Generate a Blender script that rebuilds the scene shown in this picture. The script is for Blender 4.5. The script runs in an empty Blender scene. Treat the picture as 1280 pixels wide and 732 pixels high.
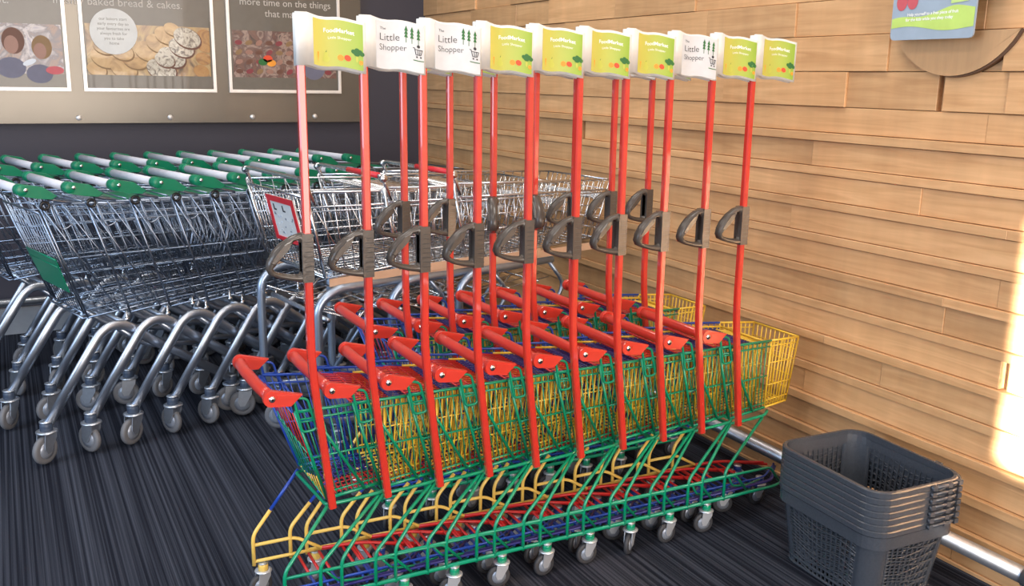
import bpy, math, random
from mathutils import Vector, Matrix
random.seed(7)
SC=bpy.context.scene; COL=SC.collection
PI=math.pi
# ------------------------------------------------------------------ materials
def mat(name,col,rough=.5,metal=0.,spec=.5,coat=0.,bump=None,var=None,**k):
    m=bpy.data.materials.new(name); m.use_nodes=True
    nt=m.node_tree; b=nt.nodes['Principled BSDF']
    b.inputs['Base Color'].default_value=(*col,1); b.inputs['Roughness'].default_value=rough
    b.inputs['Metallic'].default_value=metal; b.inputs['Specular IOR Level'].default_value=spec
    b.inputs['Coat Weight'].default_value=coat
    tc=nt.nodes.new('ShaderNodeTexCoord')
    n=nt.nodes.new('ShaderNodeTexNoise'); n.inputs['Scale'].default_value=(bump or (25,.1))[0]
    nt.links.new(tc.outputs['Object'],n.inputs['Vector'])
    v=var if var is not None else .12
    mx=nt.nodes.new('ShaderNodeMix'); mx.data_type='RGBA'
    mx.inputs['A'].default_value=(*[c*(1-v) for c in col],1); mx.inputs['B'].default_value=(*[min(1,c*(1+v)) for c in col],1)
    nt.links.new(n.outputs['Fac'],mx.inputs['Factor']); nt.links.new(mx.outputs['Result'],b.inputs['Base Color'])
    if bump:
        bp=nt.nodes.new('ShaderNodeBump'); bp.inputs['Strength'].default_value=bump[1]; bp.inputs['Distance'].default_value=.002
        nt.links.new(n.outputs['Fac'],bp.inputs['Height']); nt.links.new(bp.outputs['Normal'],b.inputs['Normal'])
    return m
RED=mat('red_plastic',(.60,.036,.020),.3,coat=.5)
REDP=mat('red_pole_paint',(.56,.034,.020),.2,coat=1.)
REDW=mat('red_wire',(.55,.02,.02),.35)
GRN=mat('green_wire',(.0,.25,.125),.3,coat=.3)
BLU=mat('blue_wire',(.015,.06,.36),.3,coat=.2)
PUR=mat('purple_wire',(.025,.018,.15),.35)
YEL=mat('yellow_wire',(.80,.50,.04),.33,coat=.2)
YEL2=mat('pale_yellow_tube',(.80,.54,.12),.33,coat=.2)
CHR=mat('chrome_wire',(.66,.68,.71),.24,1.)
CHRB=mat('dimmed_chrome_wire',(.34,.40,.50),.34,1.)  # chrome with the dim bluish light on the left put into its colour
GALV=mat('zinc_steel',(.56,.60,.66),.36,.9,bump=(60,.1))
FORK=mat('bright_zinc_fork',(.72,.74,.78),.38,.7)
TUBE=mat('oval_steel_tube',(.56,.61,.69),.38,1.)
BTUBE=mat('blue_grey_tube',(.38,.46,.58),.35,.85)
CAPG=mat('green_cap',(.0,.19,.095),.35)
BAR=mat('grey_grip',(.60,.60,.66),.45)
DGR=mat('dark_grey_plastic',(.070,.058,.050),.25,bump=(90,.3))
BLK=mat('black_plastic',(.012,.012,.014),.4)
RUB=mat('grey_rubber',(.15,.15,.16),.6)
DRUB=mat('dark_rubber',(.04,.04,.045),.6)
HUB=mat('hub_grey',(.33,.36,.42),.35,.4)
COLR=mat('collar_slate',(.05,.07,.11),.4)
WHT=mat('white_vinyl',(.66,.66,.64),.5)
LSW=mat('pale_blue_print',(.60,.62,.65),.5)
INK=mat('ink',(.03,.03,.035),.6)
PRINTW=mat('white_ink',(.9,.9,.85),.6)
ORG=mat('orange_ink',(.85,.32,.03),.6)
TOM=mat('tomato_ink',(.75,.07,.02),.6)
BRO=mat('broccoli_ink',(.02,.14,.03),.6)
PEAR=mat('pear_ink',(.50,.52,.08),.6)
TAN=mat('tan_wood_reflection',(.62,.40,.26),.4)  # wood wall's reflection on the metal side plates, put into flat tan
REDS=mat('sign_red',(.62,.02,.03),.4)
BASK=mat('slate_basket_plastic',(.052,.060,.075),.26,bump=(150,.1),var=.2)
PALE=mat('pale_bumper',(.62,.66,.72),.4)
FRAME=mat('silver_frame',(.72,.70,.68),.35,.5)
def gradmat(name,c0,c1,x0,x1):
    m=mat(name,c0,.5); nt=m.node_tree; b=nt.nodes['Principled BSDF']
    tc=nt.nodes.new('ShaderNodeTexCoord'); sp=nt.nodes.new('ShaderNodeSeparateXYZ'); mr=nt.nodes.new('ShaderNodeMapRange')
    mr.inputs['From Min'].default_value=x0; mr.inputs['From Max'].default_value=x1
    mx=nt.nodes.new('ShaderNodeMix'); mx.data_type='RGBA'; mx.inputs['A'].default_value=(*c0,1); mx.inputs['B'].default_value=(*c1,1)
    nt.links.new(tc.outputs['Object'],sp.inputs[0]); nt.links.new(sp.outputs['X'],mr.inputs['Value'])
    nt.links.new(mr.outputs['Result'],mx.inputs['Factor']); nt.links.new(mx.outputs['Result'],b.inputs['Base Color'])
    return m
FMG=gradmat('lime_print',(.58,.50,.10),(.27,.44,.05),.02,.15)

# ------------------------------------------------------------------ mesh builder
class MB:
    def __init__(s): s.v=[]; s.f=[]; s.mi=[]; s.m=[]; s.sm=[]
    def slot(s,m):
        if m not in s.m: s.m.append(m)
        return s.m.index(m)
    def add(s,vs,fs,m,smooth=False):
        o=len(s.v); s.v+= [tuple(v) for v in vs]; k=s.slot(m)
        for f in fs: s.f.append(tuple(i+o for i in f)); s.mi.append(k); s.sm.append(smooth)
    def tube(s,pts,r,m,n=6,closed=False,fil=0,flat=1.,square=False,seg=4):
        pts=[Vector(p) for p in pts]
        if fil: pts=fillet(pts,fil,seg,closed)
        N=len(pts); vs=[]; fs=[]; up=None
        if square: n=8
        for i,p in enumerate(pts):
            if closed: t=(pts[(i+1)%N]-pts[i-1])
            else: t=pts[min(i+1,N-1)]-pts[max(i-1,0)]
            if t.length<1e-9: t=Vector((0,0,1))
            t.normalize()
            if up is None:
                up=Vector((0,1,0)) if abs(t.y)<.9 else Vector((0,0,1))
            up=(up-t*up.dot(t)).normalized(); sd=t.cross(up)
            for j in range(n):
                if square: cu,cs=((1,.66),(.66,1),(-.66,1),(-1,.66),(-1,-.66),(-.66,-1),(.66,-1),(1,-.66))[j]
                else: cu,cs=math.cos(2*PI*j/n)*flat,math.sin(2*PI*j/n)
                vs.append(p+up*(cu*r)+sd*(cs*r))
        M=N if closed else N-1
        for i in range(M):
            for j in range(n):
                a=i*n+j; b=i*n+(j+1)%n; c=((i+1)%N)*n+(j+1)%n; d=((i+1)%N)*n+j
                fs.append((a,b,c,d))
        if not closed: fs.append(tuple(range(n))[::-1]); fs.append(tuple((N-1)*n+j for j in range(n)))
        s.add(vs,fs,m,not square)
    def wire(s,a,b,r,m,n=5):            # m: material or [(t_end,material),...]
        a=Vector(a); b=Vector(b)
        if isinstance(m,list):
            t0=0
            for t1,mm in m:
                s.tube([a.lerp(b,t0),a.lerp(b,t1)],r,mm,n); t0=t1
        else: s.tube([a,b],r,m,n)
    def grid(s,A,B,C,D,nu,nv,r,m,mv=None,edge=None):
        A,B,C,D=map(Vector,(A,B,C,D))
        for i in range(nu+1):          # wires along v (A->D)
            t=i/nu; s.wire(A.lerp(B,t),D.lerp(C,t),(edge if edge and i in(0,nu) else r),mv or m)
        for j in range(nv+1):
            t=j/nv
            mm=m
            if isinstance(mv,list):
                for te,x in mv:
                    mm=x
                    if t<=te: break
            s.wire(A.lerp(D,t),B.lerp(C,t),(edge if edge and j in(0,nv) else r),mm)
    def box(s,a,b,m):
        (x0,y0,z0),(x1,y1,z1)=a,b
        vs=[(x0,y0,z0),(x1,y0,z0),(x1,y1,z0),(x0,y1,z0),(x0,y0,z1),(x1,y0,z1),(x1,y1,z1),(x0,y1,z1)]
        s.add(vs,[(0,3,2,1),(4,5,6,7),(0,1,5,4),(1,2,6,5),(2,3,7,6),(3,0,4,7)],m)
    def lathe(s,prof,c,m,axis='z',n=20):
        vs=[];fs=[]
        for r,h in prof:
            for j in range(n):
                a=2*PI*j/n; u=r*math.cos(a); w=r*math.sin(a)
                vs.append({'z':(c[0]+u,c[1]+w,c[2]+h),'y':(c[0]+u,c[1]+h,c[2]+w),'x':(c[0]+h,c[1]+u,c[2]+w)}[axis])
        for i in range(len(prof)-1):
            for j in range(n): fs.append((i*n+j,i*n+(j+1)%n,(i+1)*n+(j+1)%n,(i+1)*n+j))
        fs.append(tuple(range(n))[::-1]); fs.append(tuple((len(prof)-1)*n+j for j in range(n)))
        s.add(vs,fs,m,True)
    def prism(s,poly,y0,y1,m,hole=None,smooth=False,bev=0):   # poly in XZ
        n=len(poly)
        if hole:      # hole has same number of points
            vs=[(x,y0,z) for x,z in poly]+[(x,y0,z) for x,z in hole]+[(x,y1,z) for x,z in poly]+[(x,y1,z) for x,z in hole]
            fs=[]
            for i in range(n):
                j=(i+1)%n
                fs+=[(i,j,n+j,n+i),(2*n+j,2*n+i,3*n+i,3*n+j),(j,i,2*n+i,2*n+j),(n+i,n+j,3*n+j,3*n+i)]
            s.add(vs,fs,m)
        elif bev:
            cx=sum(p[0] for p in poly)/n; cz=sum(p[1] for p in poly)/n
            def sh(k): return [(cx+(x-cx)*k,cz+(z-cz)*k) for x,z in poly]
            R=max(math.hypot(x-cx,z-cz) for x,z in poly); k=1-bev/R
            rings=[(sh(k),y0),(poly,y0+bev),(poly,y1-bev),(sh(k),y1)]
            vs=[(x,y,z) for pl,y in rings for x,z in pl]; fs=[tuple(range(n)),tuple(3*n+i for i in range(n))[::-1]]
            for q in range(3):
                for i in range(n): j=(i+1)%n; fs.append((q*n+j,q*n+i,(q+1)*n+i,(q+1)*n+j))
            s.add(vs,fs,m)
        else:
            vs=[(x,y0,z) for x,z in poly]+[(x,y1,z) for x,z in poly]
            fs=[tuple(range(n)),tuple(range(2*n-1,n-1,-1))]+[((i+1)%n,i,n+i,n+(i+1)%n) for i in range(n)]
            s.add(vs,fs,m)
    def mesh(s,name):
        me=bpy.data.meshes.new(name); me.from_pydata(s.v,[],s.f)
        for m in s.m: me.materials.append(m)
        me.polygons.foreach_set('material_index',s.mi); me.polygons.foreach_set('use_smooth',s.sm); me.update()
        return me
def fillet(P,r,seg,closed=False):
    out=[];N=len(P)
    for i,p in enumerate(P):
        if not closed and i in(0,N-1): out.append(p); continue
        a=P[i-1]-p; b=P[(i+1)%N]-p; rr=min(r,a.length*.48,b.length*.48)
        q0=p+a.normalized()*rr; q1=p+b.normalized()*rr
        for k in range(seg+1):
            t=k/seg; out.append(q0*(1-t)**2+p*2*t*(1-t)+q1*t*t)
    return out
CACHE={}
def part(name,parent,fn,key=None,loc=None,rot=None,label=None):
    key=key or name
    if key not in CACHE:
        b=MB(); fn(b); CACHE[key]=b.mesh(name)
    o=bpy.data.objects.new(name,CACHE[key]); COL.objects.link(o); o.parent=parent
    if loc: o.location=loc
    if rot: o.rotation_euler=rot
    if label: o['label']=label
    return o
def thing(name,label,cat,loc=(0,0,0),rz=0,group=None):
    o=bpy.data.objects.new(name,None); o.empty_display_size=.1; COL.objects.link(o)
    o.location=loc; o.rotation_euler=(0,0,rz); o['label']=label; o['category']=cat
    if group: o['group']=group
    return o
def single(name,fn,label,cat,loc=(0,0,0),rot=(0,0,0),group=None,key=None):
    o=part(name,None,fn,key or name,loc,rot); o['label']=label; o['category']=cat
    if group: o['group']=group
    return o
def struct(name,fn,parent=None):
    o=part(name,parent,fn,name+'_st')
    if not parent: o['kind']='structure'
    return o
def textmb(b,txt,size,mapf,m,align='CENTER',bold=0.):
    cu=bpy.data.curves.new('t','FONT'); cu.body=txt; cu.size=size; cu.align_x=align; cu.offset=bold; cu.resolution_u=3
    o=bpy.data.objects.new('t',cu); COL.objects.link(o); bpy.context.view_layer.update()
    me=bpy.data.meshes.new_from_object(o.evaluated_get(bpy.context.evaluated_depsgraph_get()))
    b.add([mapf(v.co.x,v.co.y) for v in me.vertices],[tuple(p.vertices) for p in me.polygons],m)
    bpy.data.objects.remove(o); bpy.data.curves.remove(cu); bpy.data.meshes.remove(me)

# ------------------------------------------------------------------ castor
def castor(parent,loc,rz,S,plugm,wheelm,key,nm='castor'):
    # S = wheel radius; origin at stem foot (top of the fork)
    W=S; FK=FORK if S<.05 else GALV
    def f(b):
        b.lathe([(W*.42,0),(W*.42,W*.5),(W*.34,W*.62)],(0,0,0),plugm,'z',14)
        b.lathe([(W*.55,-W*.16),(W*.70,-W*.10),(W*.70,0),(W*.5,W*.05)],(0,0,0),FK,'z',16)
        b.lathe([(W*.44,W*.62),(W*.44,W*.7)],(0,0,0),GALV,'z',12)
        for sgn in(-1,1):
            y=sgn*W*.36
            b.prism([(-W*.5,-W*.12),(W*.5,-W*.12),(W*.45,-W*.5),(-W*.1,-W*1.45),(-W*.45,-W*1.45),(-W*.62,-W*1.1)],y-W*.04,y+W*.04,FK)
        b.box((-W*.5,-W*.38,-W*.16),(W*.5,W*.38,-W*.1),FK)
        b.prism([(W*.5,-W*.12),(W*.42,-W*.12),(W*.25,-W*.6),(W*.33,-W*.66)],-W*.36,W*.36,FK)
    o=part(nm,parent,f,key+'_fork',loc,(0,0,rz))
    def g(b):
        b.lathe([(W*.8,-W*.2),(W*.95,-W*.17),(W,-W*.08),(W,W*.08),(W*.95,W*.17),(W*.8,W*.2)],(0,0,0),wheelm,'y',24)
        b.lathe([(W*.30,-W*.26),(W*.62,-W*.215),(W*.62,W*.215),(W*.30,W*.26)],(0,0,0),HUB,'y',16)
    w=part('wheel',o,g,key+'_wheel',(-W*.28,0,-W*1.28))
    return o
# ------------------------------------------------------------------ child trolley
# local frame: x towards the nose, y away from the near side, origin under the pole foot
def ybn(x): return .035+.03*(x+.05)/.38
def ybf(x): return .285-.035*(x+.05)/.38
def ytn(x): return .012+.045*(x+.09)/.38
def ytf(x): return .350-.070*(x+.09)/.38
def T(x,near,z=None): return (x,(ytn if near else ytf)(x),.628-.02*(x+.09)/.4 if z is None else z)
def B(x,near): return (x,(ybn if near else ybf)(x),.366+.02*(x)/.3)
XR0,XR1=-.085,0.0        # rear edge, top and bottom
XM=.165; XF=.305; XFB=.27
def side(near):
    c=GRN if near else BLU
    def f(b):
        b.wire(T(XR0,near),T(XM,near),.0042,c,6); b.wire(B(XR1,near),B(XM,near),.0048,c,6)
        t2=[Vector(T(x,near)).lerp(Vector(B(x,near)),.085) for x in(XR0+.01,XM)]
        b.wire(t2[0],t2[1],.003,c)
        b.wire(Vector(T(XR0,near)).lerp(Vector(B(XR1,near)),.52),Vector(T(XM,near)).lerp(Vector(B(XM,near)),.52),.0028,c)
        b.wire(Vector(T(XR0,near)).lerp(Vector(B(XR1,near)),.93),Vector(T(XM,near)).lerp(Vector(B(XM,near)),.93),.0022,c)
        b.wire(T(XR0,near),B(XR1,near),.0042,c,6)
        n=11
        for i in range(1,n+1):
            t=i/n; b.wire(T(XR0+(XM-XR0)*t,near),B(XR1+(XM-XR1)*t,near),.0019,c)
        s=-1 if near else 1
        p=Vector(T(-.045,near)); q=Vector(B(.105,near)); e=Vector((0,s*.006,0)); b.wire(p+e,q+e,.0042,c,6)
        # folded loop under the handle plate
        y=ytn(-.06)-.006 if near else ytf(-.06)+.006
        b.tube([(-.088,y,.668),(-.052,y,.660),(-.030,y,.575),(-.068,y,.572)],.0036,c,6,closed=True,fil=.012)
        for z in(.63,.60): b.wire((-.080+(.65-z)*.15,y,z),(-.042+(.65-z)*.15,y,z),.0022,c)
    return f
def nose(b):
    Y=YEL
    for near in(True,False):
        c0=XM; A=T(c0,near); Bq=T(XF,near); C=B(XFB,near); D=B(c0,near)
        b.grid(A,Bq,C,D,8,3,.0023,Y,edge=.0038)
        b.wire(Vector(A).lerp(Vector(D),.08),Vector(Bq).lerp(Vector(C),.08),.0022,Y)
        b.wire(Vector(A).lerp(Vector(D),.9),Vector(Bq).lerp(Vector(C),.9),.0022,Y)
    b.grid(T(XF,True),T(XF,False),B(XFB,False),B(XFB,True),10,5,.0023,Y,edge=.0038)
    b.grid(B(XM,True),B(XFB,True),B(XFB,False),B(XM,False),7,9,.0021,Y)
def floorp(b):
    b.grid(B(XR1,True),B(XM,True),B(XM,False),B(XR1,False),11,10,.0021,BLU,mv=[(.45,REDW),(.8,PUR),(1,BLU)])
    b.wire(B(XR1,True),B(XR1,False),.0046,GRN,6)
    b.wire(Vector(B(XR1,False)),Vector(B(XR1,True)).lerp(Vector(B(XR1,False)),.55),.0056,BLU,6)
def flap_down(b):
    o=Vector((-.006,0,0))
    A=Vector(T(XR0,True))+o; Bq=Vector(T(XR0,False))+o; C=Vector(B(XR1,False))+o; D=Vector(B(XR1,True))+o
    for i in range(8):
        t=i/7; s=.30+.25*t       # the colours change lower towards the near side
        b.wire(Bq.lerp(A,t),C.lerp(D,t),.0015,[(s,REDW),(min(.97,.95-.35*max(0,t-.35)),GRN),(1,YEL)])
    for t,m in((0,BLU),(.45,GRN),(.97,GRN)): b.wire(A.lerp(D,t),Bq.lerp(C,t),.0028,m)
    b.wire(Bq,C,.0046,BLU,6)
def flap_up(b):
    z0,z1=.622,.598
    A=(-.080,.035,z0);Bq=(.185,.075,z1);C=(.185,.235,z1);D=(-.080,.325,z0)
    A,Bq,C,D=map(Vector,(A,Bq,C,D))
    for i in range(16):
        t=i/15; b.wire(A.lerp(D,t),Bq.lerp(C,t),.0022,[(.42,REDW),(.72,PUR),(1,YEL)])
    for t,m in((0,REDW),(.15,REDW),(.3,REDW),(.45,PUR),(.55,PUR),(.65,PUR),(.78,YEL),(.9,YEL),(1,YEL)): b.wire(A.lerp(Bq,t),D.lerp(C,t),.0026,m)
    b.wire(A,Bq,.0036,PUR)
def chassis_near(b):
    y=.0
    for xb,xt in((-.13,.0),(-.035,.14)):
        b.tube([(xb,y,.098),(xb,y,.2),(xt,.03,.352+.0*xt)],.0052,GRN,8,fil=.02)
    b.tube([(.045,.285,.352),(-.018,.275,.35),(-.005,.03,.352),(.05,.024,.356),(.15,.03,.358),(.175,.045,.366)],.0052,GRN,8,fil=.015)
    b.tube([(-.13,y,.185),(.165,y,.178),(.225,.012,.112)],.0045,GRN,6,fil=.015)
    b.tube([(-.135,y,.108),(.19,y,.104),(.25,.02,.102)],.0052,GRN,8,fil=.02)
    b.tube([(-.02,y,.18),(.02,y+.02,.13),(.09,y+.03,.115),(.17,.05,.112)],.0036,GRN,6,fil=.02)
def chassis_far(b):
    y=.262
    for xb,xt in((-.15,-.01),(-.045,.12)):
        p=Vector((xb,y,.19)); q=Vector((xt,.278,.358)); m=p.lerp(q,.38)
        b.tube([(xb,y,.098),p,m],.0056,YEL2,8,fil=.02); b.tube([m,q],.005,BLU,8)
    b.tube([(-.15,y,.160),(-.03,y,.158),(.04,y-.02,.118)],.0052,YEL2,8,fil=.02)
    b.tube([(-.15,y,.110),(.045,y-.004,.108)],.0050,YEL2,8)
    b.tube([(.04,y-.02,.118),(.15,y-.035,.116),(.30,.17,.105)],.0050,REDW,8,fil=.03)
    b.tube([(.045,y-.004,.106),(.17,y-.012,.103),(.31,.16,.10)],.0050,REDW,8,fil=.03)
def tray(b):
    for x in(-.03,.0,.03,.10,.13):
        a=Vector((x,.235,.112)); c=Vector((x+.0,.02,.107)); m=a.lerp(c,.5)
        b.tube([a,m],.0042,REDW,6); b.tube([m,c],.0042,BLU,6)
    for k in range(2):
        y=.03+.03*k; b.tube([(-.1,y,.116),(.2,y,.112),(.315,.125+.01*k,.106)],.0036,PUR if k!=1 else BLU,6,fil=.03)
    b.tube([(-.11,.012,.119),(.2,.02,.115),(.32,.14,.108)],.004,PUR,6,fil=.03)
def polef(b):
    b.tube([(0,-.008,.36),(-.044,-.008,.745),(-.048,-.008,1.50),(-.048,-.008,1.58)],.0096,REDP,4,square=True,fil=.07,seg=5)
def clampf(b):
    b.box((-.058,-.019,.70),(-.030,.016,.712),RED); b.box((-.012,-.018,.375),(.012,.03,.392),GRN)
def arc(cx,cz,rx,rz,a0,a1,n): return [(cx+rx*math.cos(a0+(a1-a0)*i/n),cz+rz*math.sin(a0+(a1-a0)*i/n)) for i in range(n+1)]
def dhandle(b):
    # D shaped pull handle in XZ around the pole at x=0 (object origin at z=1.025)
    out=[(.013,.058),(-.012,.060),(-.038,.052),(-.062,.037),(-.082,.018),(-.095,-.004),(-.099,-.022),(-.092,-.036),(-.070,-.046),(-.042,-.054),(-.012,-.060),(.013,-.060)]
    inn=[(-.014,.036),(-.020,.043),(-.030,.042),(-.040,.032),(-.055,.012),(-.072,-.008),(-.083,-.022),(-.078,-.030),(-.062,-.035),(-.040,-.040),(-.020,-.042),(-.014,-.036)]
    mid=[((a+c)/2,(d+e)/2) for (a,d),(c,e) in zip(out,inn)]
    n=len(out)
    for y0,y1,o_,i_ in((-.010,.010,out,inn),):
        rings=[(out,-.008),(out,.008),(mid,.016),(inn,.008),(inn,-.008),(mid,-.016)]
        vs=[(x,y,z) for pl,y in rings for x,z in pl]; fs=[]
        for q in range(6):
            w=(q+1)%6
            for i in range(n):
                j=(i+1)%n; fs.append((q*n+i,q*n+j,w*n+j,w*n+i))
        b.add(vs,fs,DGR,True)
    b.box((-.014,-.0165,-.060),(.014,.0165,.058),DGR)
    b.prism([(-.035,.046),(-.055,.036),(-.078,.012),(-.090,-.008),(-.083,-.012),(-.064,.004),(-.044,.024)],-.0175,.0175,DGR,bev=.004)
    for k in range(8): b.box((-.008,-.0175,-.046+.012*k),(.0145,-.0160,-.0445+.012*k),BLK)
def flag_y(x): return .006*math.sin((x-.02)*38) if x>.018 else 0
def flag_z(x): return (-.015*min(1,max(0,(x-.015)/.05))+.006*math.sin(max(0,x-.045)*42)) if x>.015 else 0
def flagbody(b):
    n=18; xs=[-.013+.167*i/n for i in range(n+1)]; vs=[];fs=[]
    for x in xs:
        y=flag_y(x)-.011 if x>.02 else -.012-.004*math.cos((x-.002)/.018*1.2)
        for zz,dy in((1.475,0),(1.612,0),(1.612,.0030),(1.475,.0030)):
            vs.append((x,y+dy,zz+(flag_z(x) if x>.03 else flag_z(x)*.9)))
    for i in range(n):
        for j in range(4): fs.append((i*4+j,i*4+(j+1)%4,(i+1)*4+(j+1)%4,(i+1)*4+j))
    fs+=[(3,2,1,0),(n*4,n*4+1,n*4+2,n*4+3)]
    b.add(vs,fs,WHT,True)
    # sleeve on the pole
    b.tube([(0,0,1.474),(0,0,1.609)],.0145,WHT,12)
    # back leaf
    vs=[];fs=[]
    for i,x in enumerate(xs):
        y=flag_y(x)*.7+.004
        for zz,dy in((1.472,0),(1.606,0),(1.606,.003),(1.472,.003)): vs.append((x,y+dy,zz+flag_z(x)))
    for i in range(n):
        for j in range(4): fs.append((i*4+j,i*4+(j+1)%4,(i+1)*4+(j+1)%4,(i+1)*4+j))
    fs+=[(3,2,1,0),(n*4,n*4+1,n*4+2,n*4+3)]
    b.add(vs,fs,WHT,True)
def FP(x,z,d=.0006): return (x,flag_y(x)-.011-d,z+flag_z(x))
def patch(b,x0,x1,z0,z1,m,n=14,d=.0006):
    vs=[];fs=[]
    for i in range(n+1):
        x=x0+(x1-x0)*i/n; vs+= [FP(x,z0,d),FP(x,z1,d)]
    for i in range(n): fs.append((2*i,2*i+2,2*i+3,2*i+1))
    b.add(vs,fs,m,True)
def disc(b,cx,cz,rx,rz,m,d=.0014,n=14):
    b.add([FP(cx+rx*math.cos(2*PI*i/n),cz+rz*math.sin(2*PI*i/n),d) for i in range(n)],[tuple(range(n))],m)
def flagprint(kind):
    def f(b):
        if kind=='FM':
            patch(b,.030,.147,1.4825,1.6045,FMG)
            textmb(b,'FoodMarket',.0155,lambda x,y:FP(.090+x*.93,1.572+y,.0014),PRINTW,bold=.0003)
            textmb(b,'Little Shopper',.0095,lambda x,y:FP(.092+x,1.555+y,.0014),PRINTW)
            b.add([FP(.043,1.519,.0014),FP(.039,1.519,.0014),FP(.041,1.492,.0014)],[(0,1,2)],ORG)
            disc(b,.060,1.503,.0085,.009,PEAR); disc(b,.060,1.515,.005,.007,PEAR)
            b.add([FP(.059,1.520,.0016),FP(.061,1.520,.0016),FP(.062,1.527,.0016)],[(0,1,2)],BRO)
            disc(b,.094,1.506,.0075,.008,ORG); disc(b,.110,1.508,.0078,.0082,TOM)
            for dx,dz,r in((0,0,.008),(-.007,.003,.006),(.007,.004,.007),(.001,.008,.006),(.013,0,.006)): disc(b,.131+dx,1.526+dz,r,r,BRO,.0015)
            disc(b,.1315,1.511,.003,.009,PEAR,.0013); disc(b,.141,1.503,.005,.006,ORG,.0016)
        else:
            patch(b,.030,.150,1.4790,1.6070,LSW)
            textmb(b,'The',.010,lambda x,y:FP(.040+x,1.585+y,.0014),INK,'LEFT')
            textmb(b,'Little',.0275,lambda x,y:FP(.038+x*.92,1.556+y,.0014),INK,'LEFT',bold=-.0002)
            textmb(b,'Shopper',.0235,lambda x,y:FP(.038+x*.86,1.530+y,.0014),INK,'LEFT',bold=-.0002)
            for cx in(.105,.119,.135):
                for k in range(3): b.add([FP(cx-.0045,1.568+.009*k,.0014+.0001*k),FP(cx+.0045,1.568+.009*k,.0014+.0001*k),FP(cx,1.582+.009*k,.0014+.0001*k)],[(0,1,2)],BRO)
                b.add([FP(cx-.0008,1.554,.0013),FP(cx+.0008,1.554,.0013),FP(cx+.0008,1.570,.0013),FP(cx-.0008,1.570,.0013)],[(0,1,2,3)],BRO)
            for p,q in(((.121,1.545),(.125,1.545)),((.125,1.545),(.129,1.527)),((.129,1.527),(.141,1.527)),((.141,1.527),(.145,1.541)),((.145,1.541),(.126,1.541)),((.133,1.541),(.134,1.527)),((.139,1.541),(.138,1.527))):
                b.wire(FP(*p,.0016),FP(*q,.0016),.0008,INK,4)
            disc(b,.131,1.521,.0022,.0025,INK); disc(b,.141,1.521,.0022,.0025,INK); disc(b,.135,1.550,.004,.0045,INK)
            patch(b,.122,.149,1.510,1.5125,BRO,4,.0013)
    return f
def gripf(b):
    b.tube([(-.142,.02,.673),(-.150,.10,.676),(-.152,.26,.676),(-.146,.345,.673)],.0155,RED,14,fil=.05)
def capf(b):     # end plate, object origin at rivet; lies in the XZ plane
    poly=arc(0,0,.0215,.0215,PI*.5,PI*1.42,10)+[(.048,-.026),(.078,.001)]
    b.prism([(x,z) for x,z in poly],-.009,.009,RED,bev=.003)
    b.prism([(.012,-.002),(.058,-.004),(.066,.002),(.012,.009)],-.0105,-.008,RED)
def rivetf(b):
    b.lathe([(.0065,-.0125),(.0085,-.0105),(.0085,.0105),(.0065,.0125)],(0,0,0),CHR,'y',14)
    b.lathe([(.0028,-.0135),(.0028,.0135)],(0,0,0),BLK,'y',8)
def child_trolley(x,y,kind,label,group,yaw=0,twist=0,first=False):
    t=thing('child_shopping_trolley',label,'shopping trolley',(x,y,0),yaw,group)
    part('flag_pole',t,polef,label='tall red square flag pole'); 
    part('pull_handle',t,dhandle,loc=(-.048,-.008,1.025),rot=(0,0,twist),label='dark grey D-shaped pull handle')
    fl=part('flag',t,flagbody,loc=(-.048,-.008,0),rot=(0,0,twist*.12),label='white moulded flag')
    fl.scale=(1,1,.86); fl.location.z=1.476*.14+.001
    part('flag_print',fl,flagprint(kind),'flag_print_'+kind,label='lime green FoodMarket print' if kind=='FM' else 'Little Shopper print with trees and cart')
    part('handle_grip',t,gripf,label='red plastic grip')
    for yy in(.012,.350):
        c=part('handle_end_plate',t,capf,loc=(-.142,yy,.673)); part('rivet',c,rivetf)
    part('side_panel',t,side(True),'spn',label='green wire side panel'); part('side_panel',t,side(False),'spf',label='blue wire side panel')
    part('basket_nose',t,nose,label='yellow wire basket nose'); part('basket_floor',t,floorp)
    if first: part('rear_flap',t,flap_down,'fd',label='hanging flap of red, green and yellow wires')
    else: part('rear_flap',t,flap_up,'fu',label='lifted flap of red, purple and yellow wires')
    part('chassis_side',t,chassis_near,'chn',label='green chassis side'); part('chassis_side',t,chassis_far,'chf',label='yellow and red chassis side')
    part('lower_tray',t,tray)
    R=random.uniform
    castor(t,(-.105,.0,.0787),R(-.5,.9)+(.5 if first else 0),.0345,GRN,DRUB,'cg')
    castor(t,(-.125,.262,.0787),(.2 if first else R(-.6,.6)),.0345,YEL2,DRUB,'cy')
    for yy in(.085,.20): castor(t,(.205,yy,.0787),R(-.6,.6),.0345,BLU,DRUB,'cb')
    return t
ordn=['first','second','third','fourth','fifth','sixth','seventh','eighth','ninth','tenth','eleventh','twelfth']
kinds=['FM','LS','LS','FM','FM','FM','FM','LS','FM','FM']
for i in range(10):
    x=.671+.1525*i
    if kinds[i]=='LS':
        n={1:'nearest the handle end',2:'second from the handle end',7:'nearest the wood wall'}[i]
        lb='front row child trolley with white Little Shopper flag, %s of three'%n
    else:
        lb={0:'end child trolley of front row, green flag, its coloured wire flap hanging',
            3:'green flagged child trolley in front row, right after the two white flagged ones',
            4:'second green flagged child trolley after the two white flagged ones, front row',
            5:'third green flagged child trolley after the two white flagged ones, front row',
            6:'green flagged child trolley in front row, just before the lone white flagged one',
            8:'green flagged child trolley just past the lone white flagged one, front row',
            9:'foremost child trolley of front row, bare yellow basket nose by wood wall'}[i]
    child_trolley(x,2.2,kinds[i],lb,'child trolleys in the front row',twist=[0,0,0,.05,-.05,0,.03,0,.05,.0][i],first=i==0)
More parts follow.
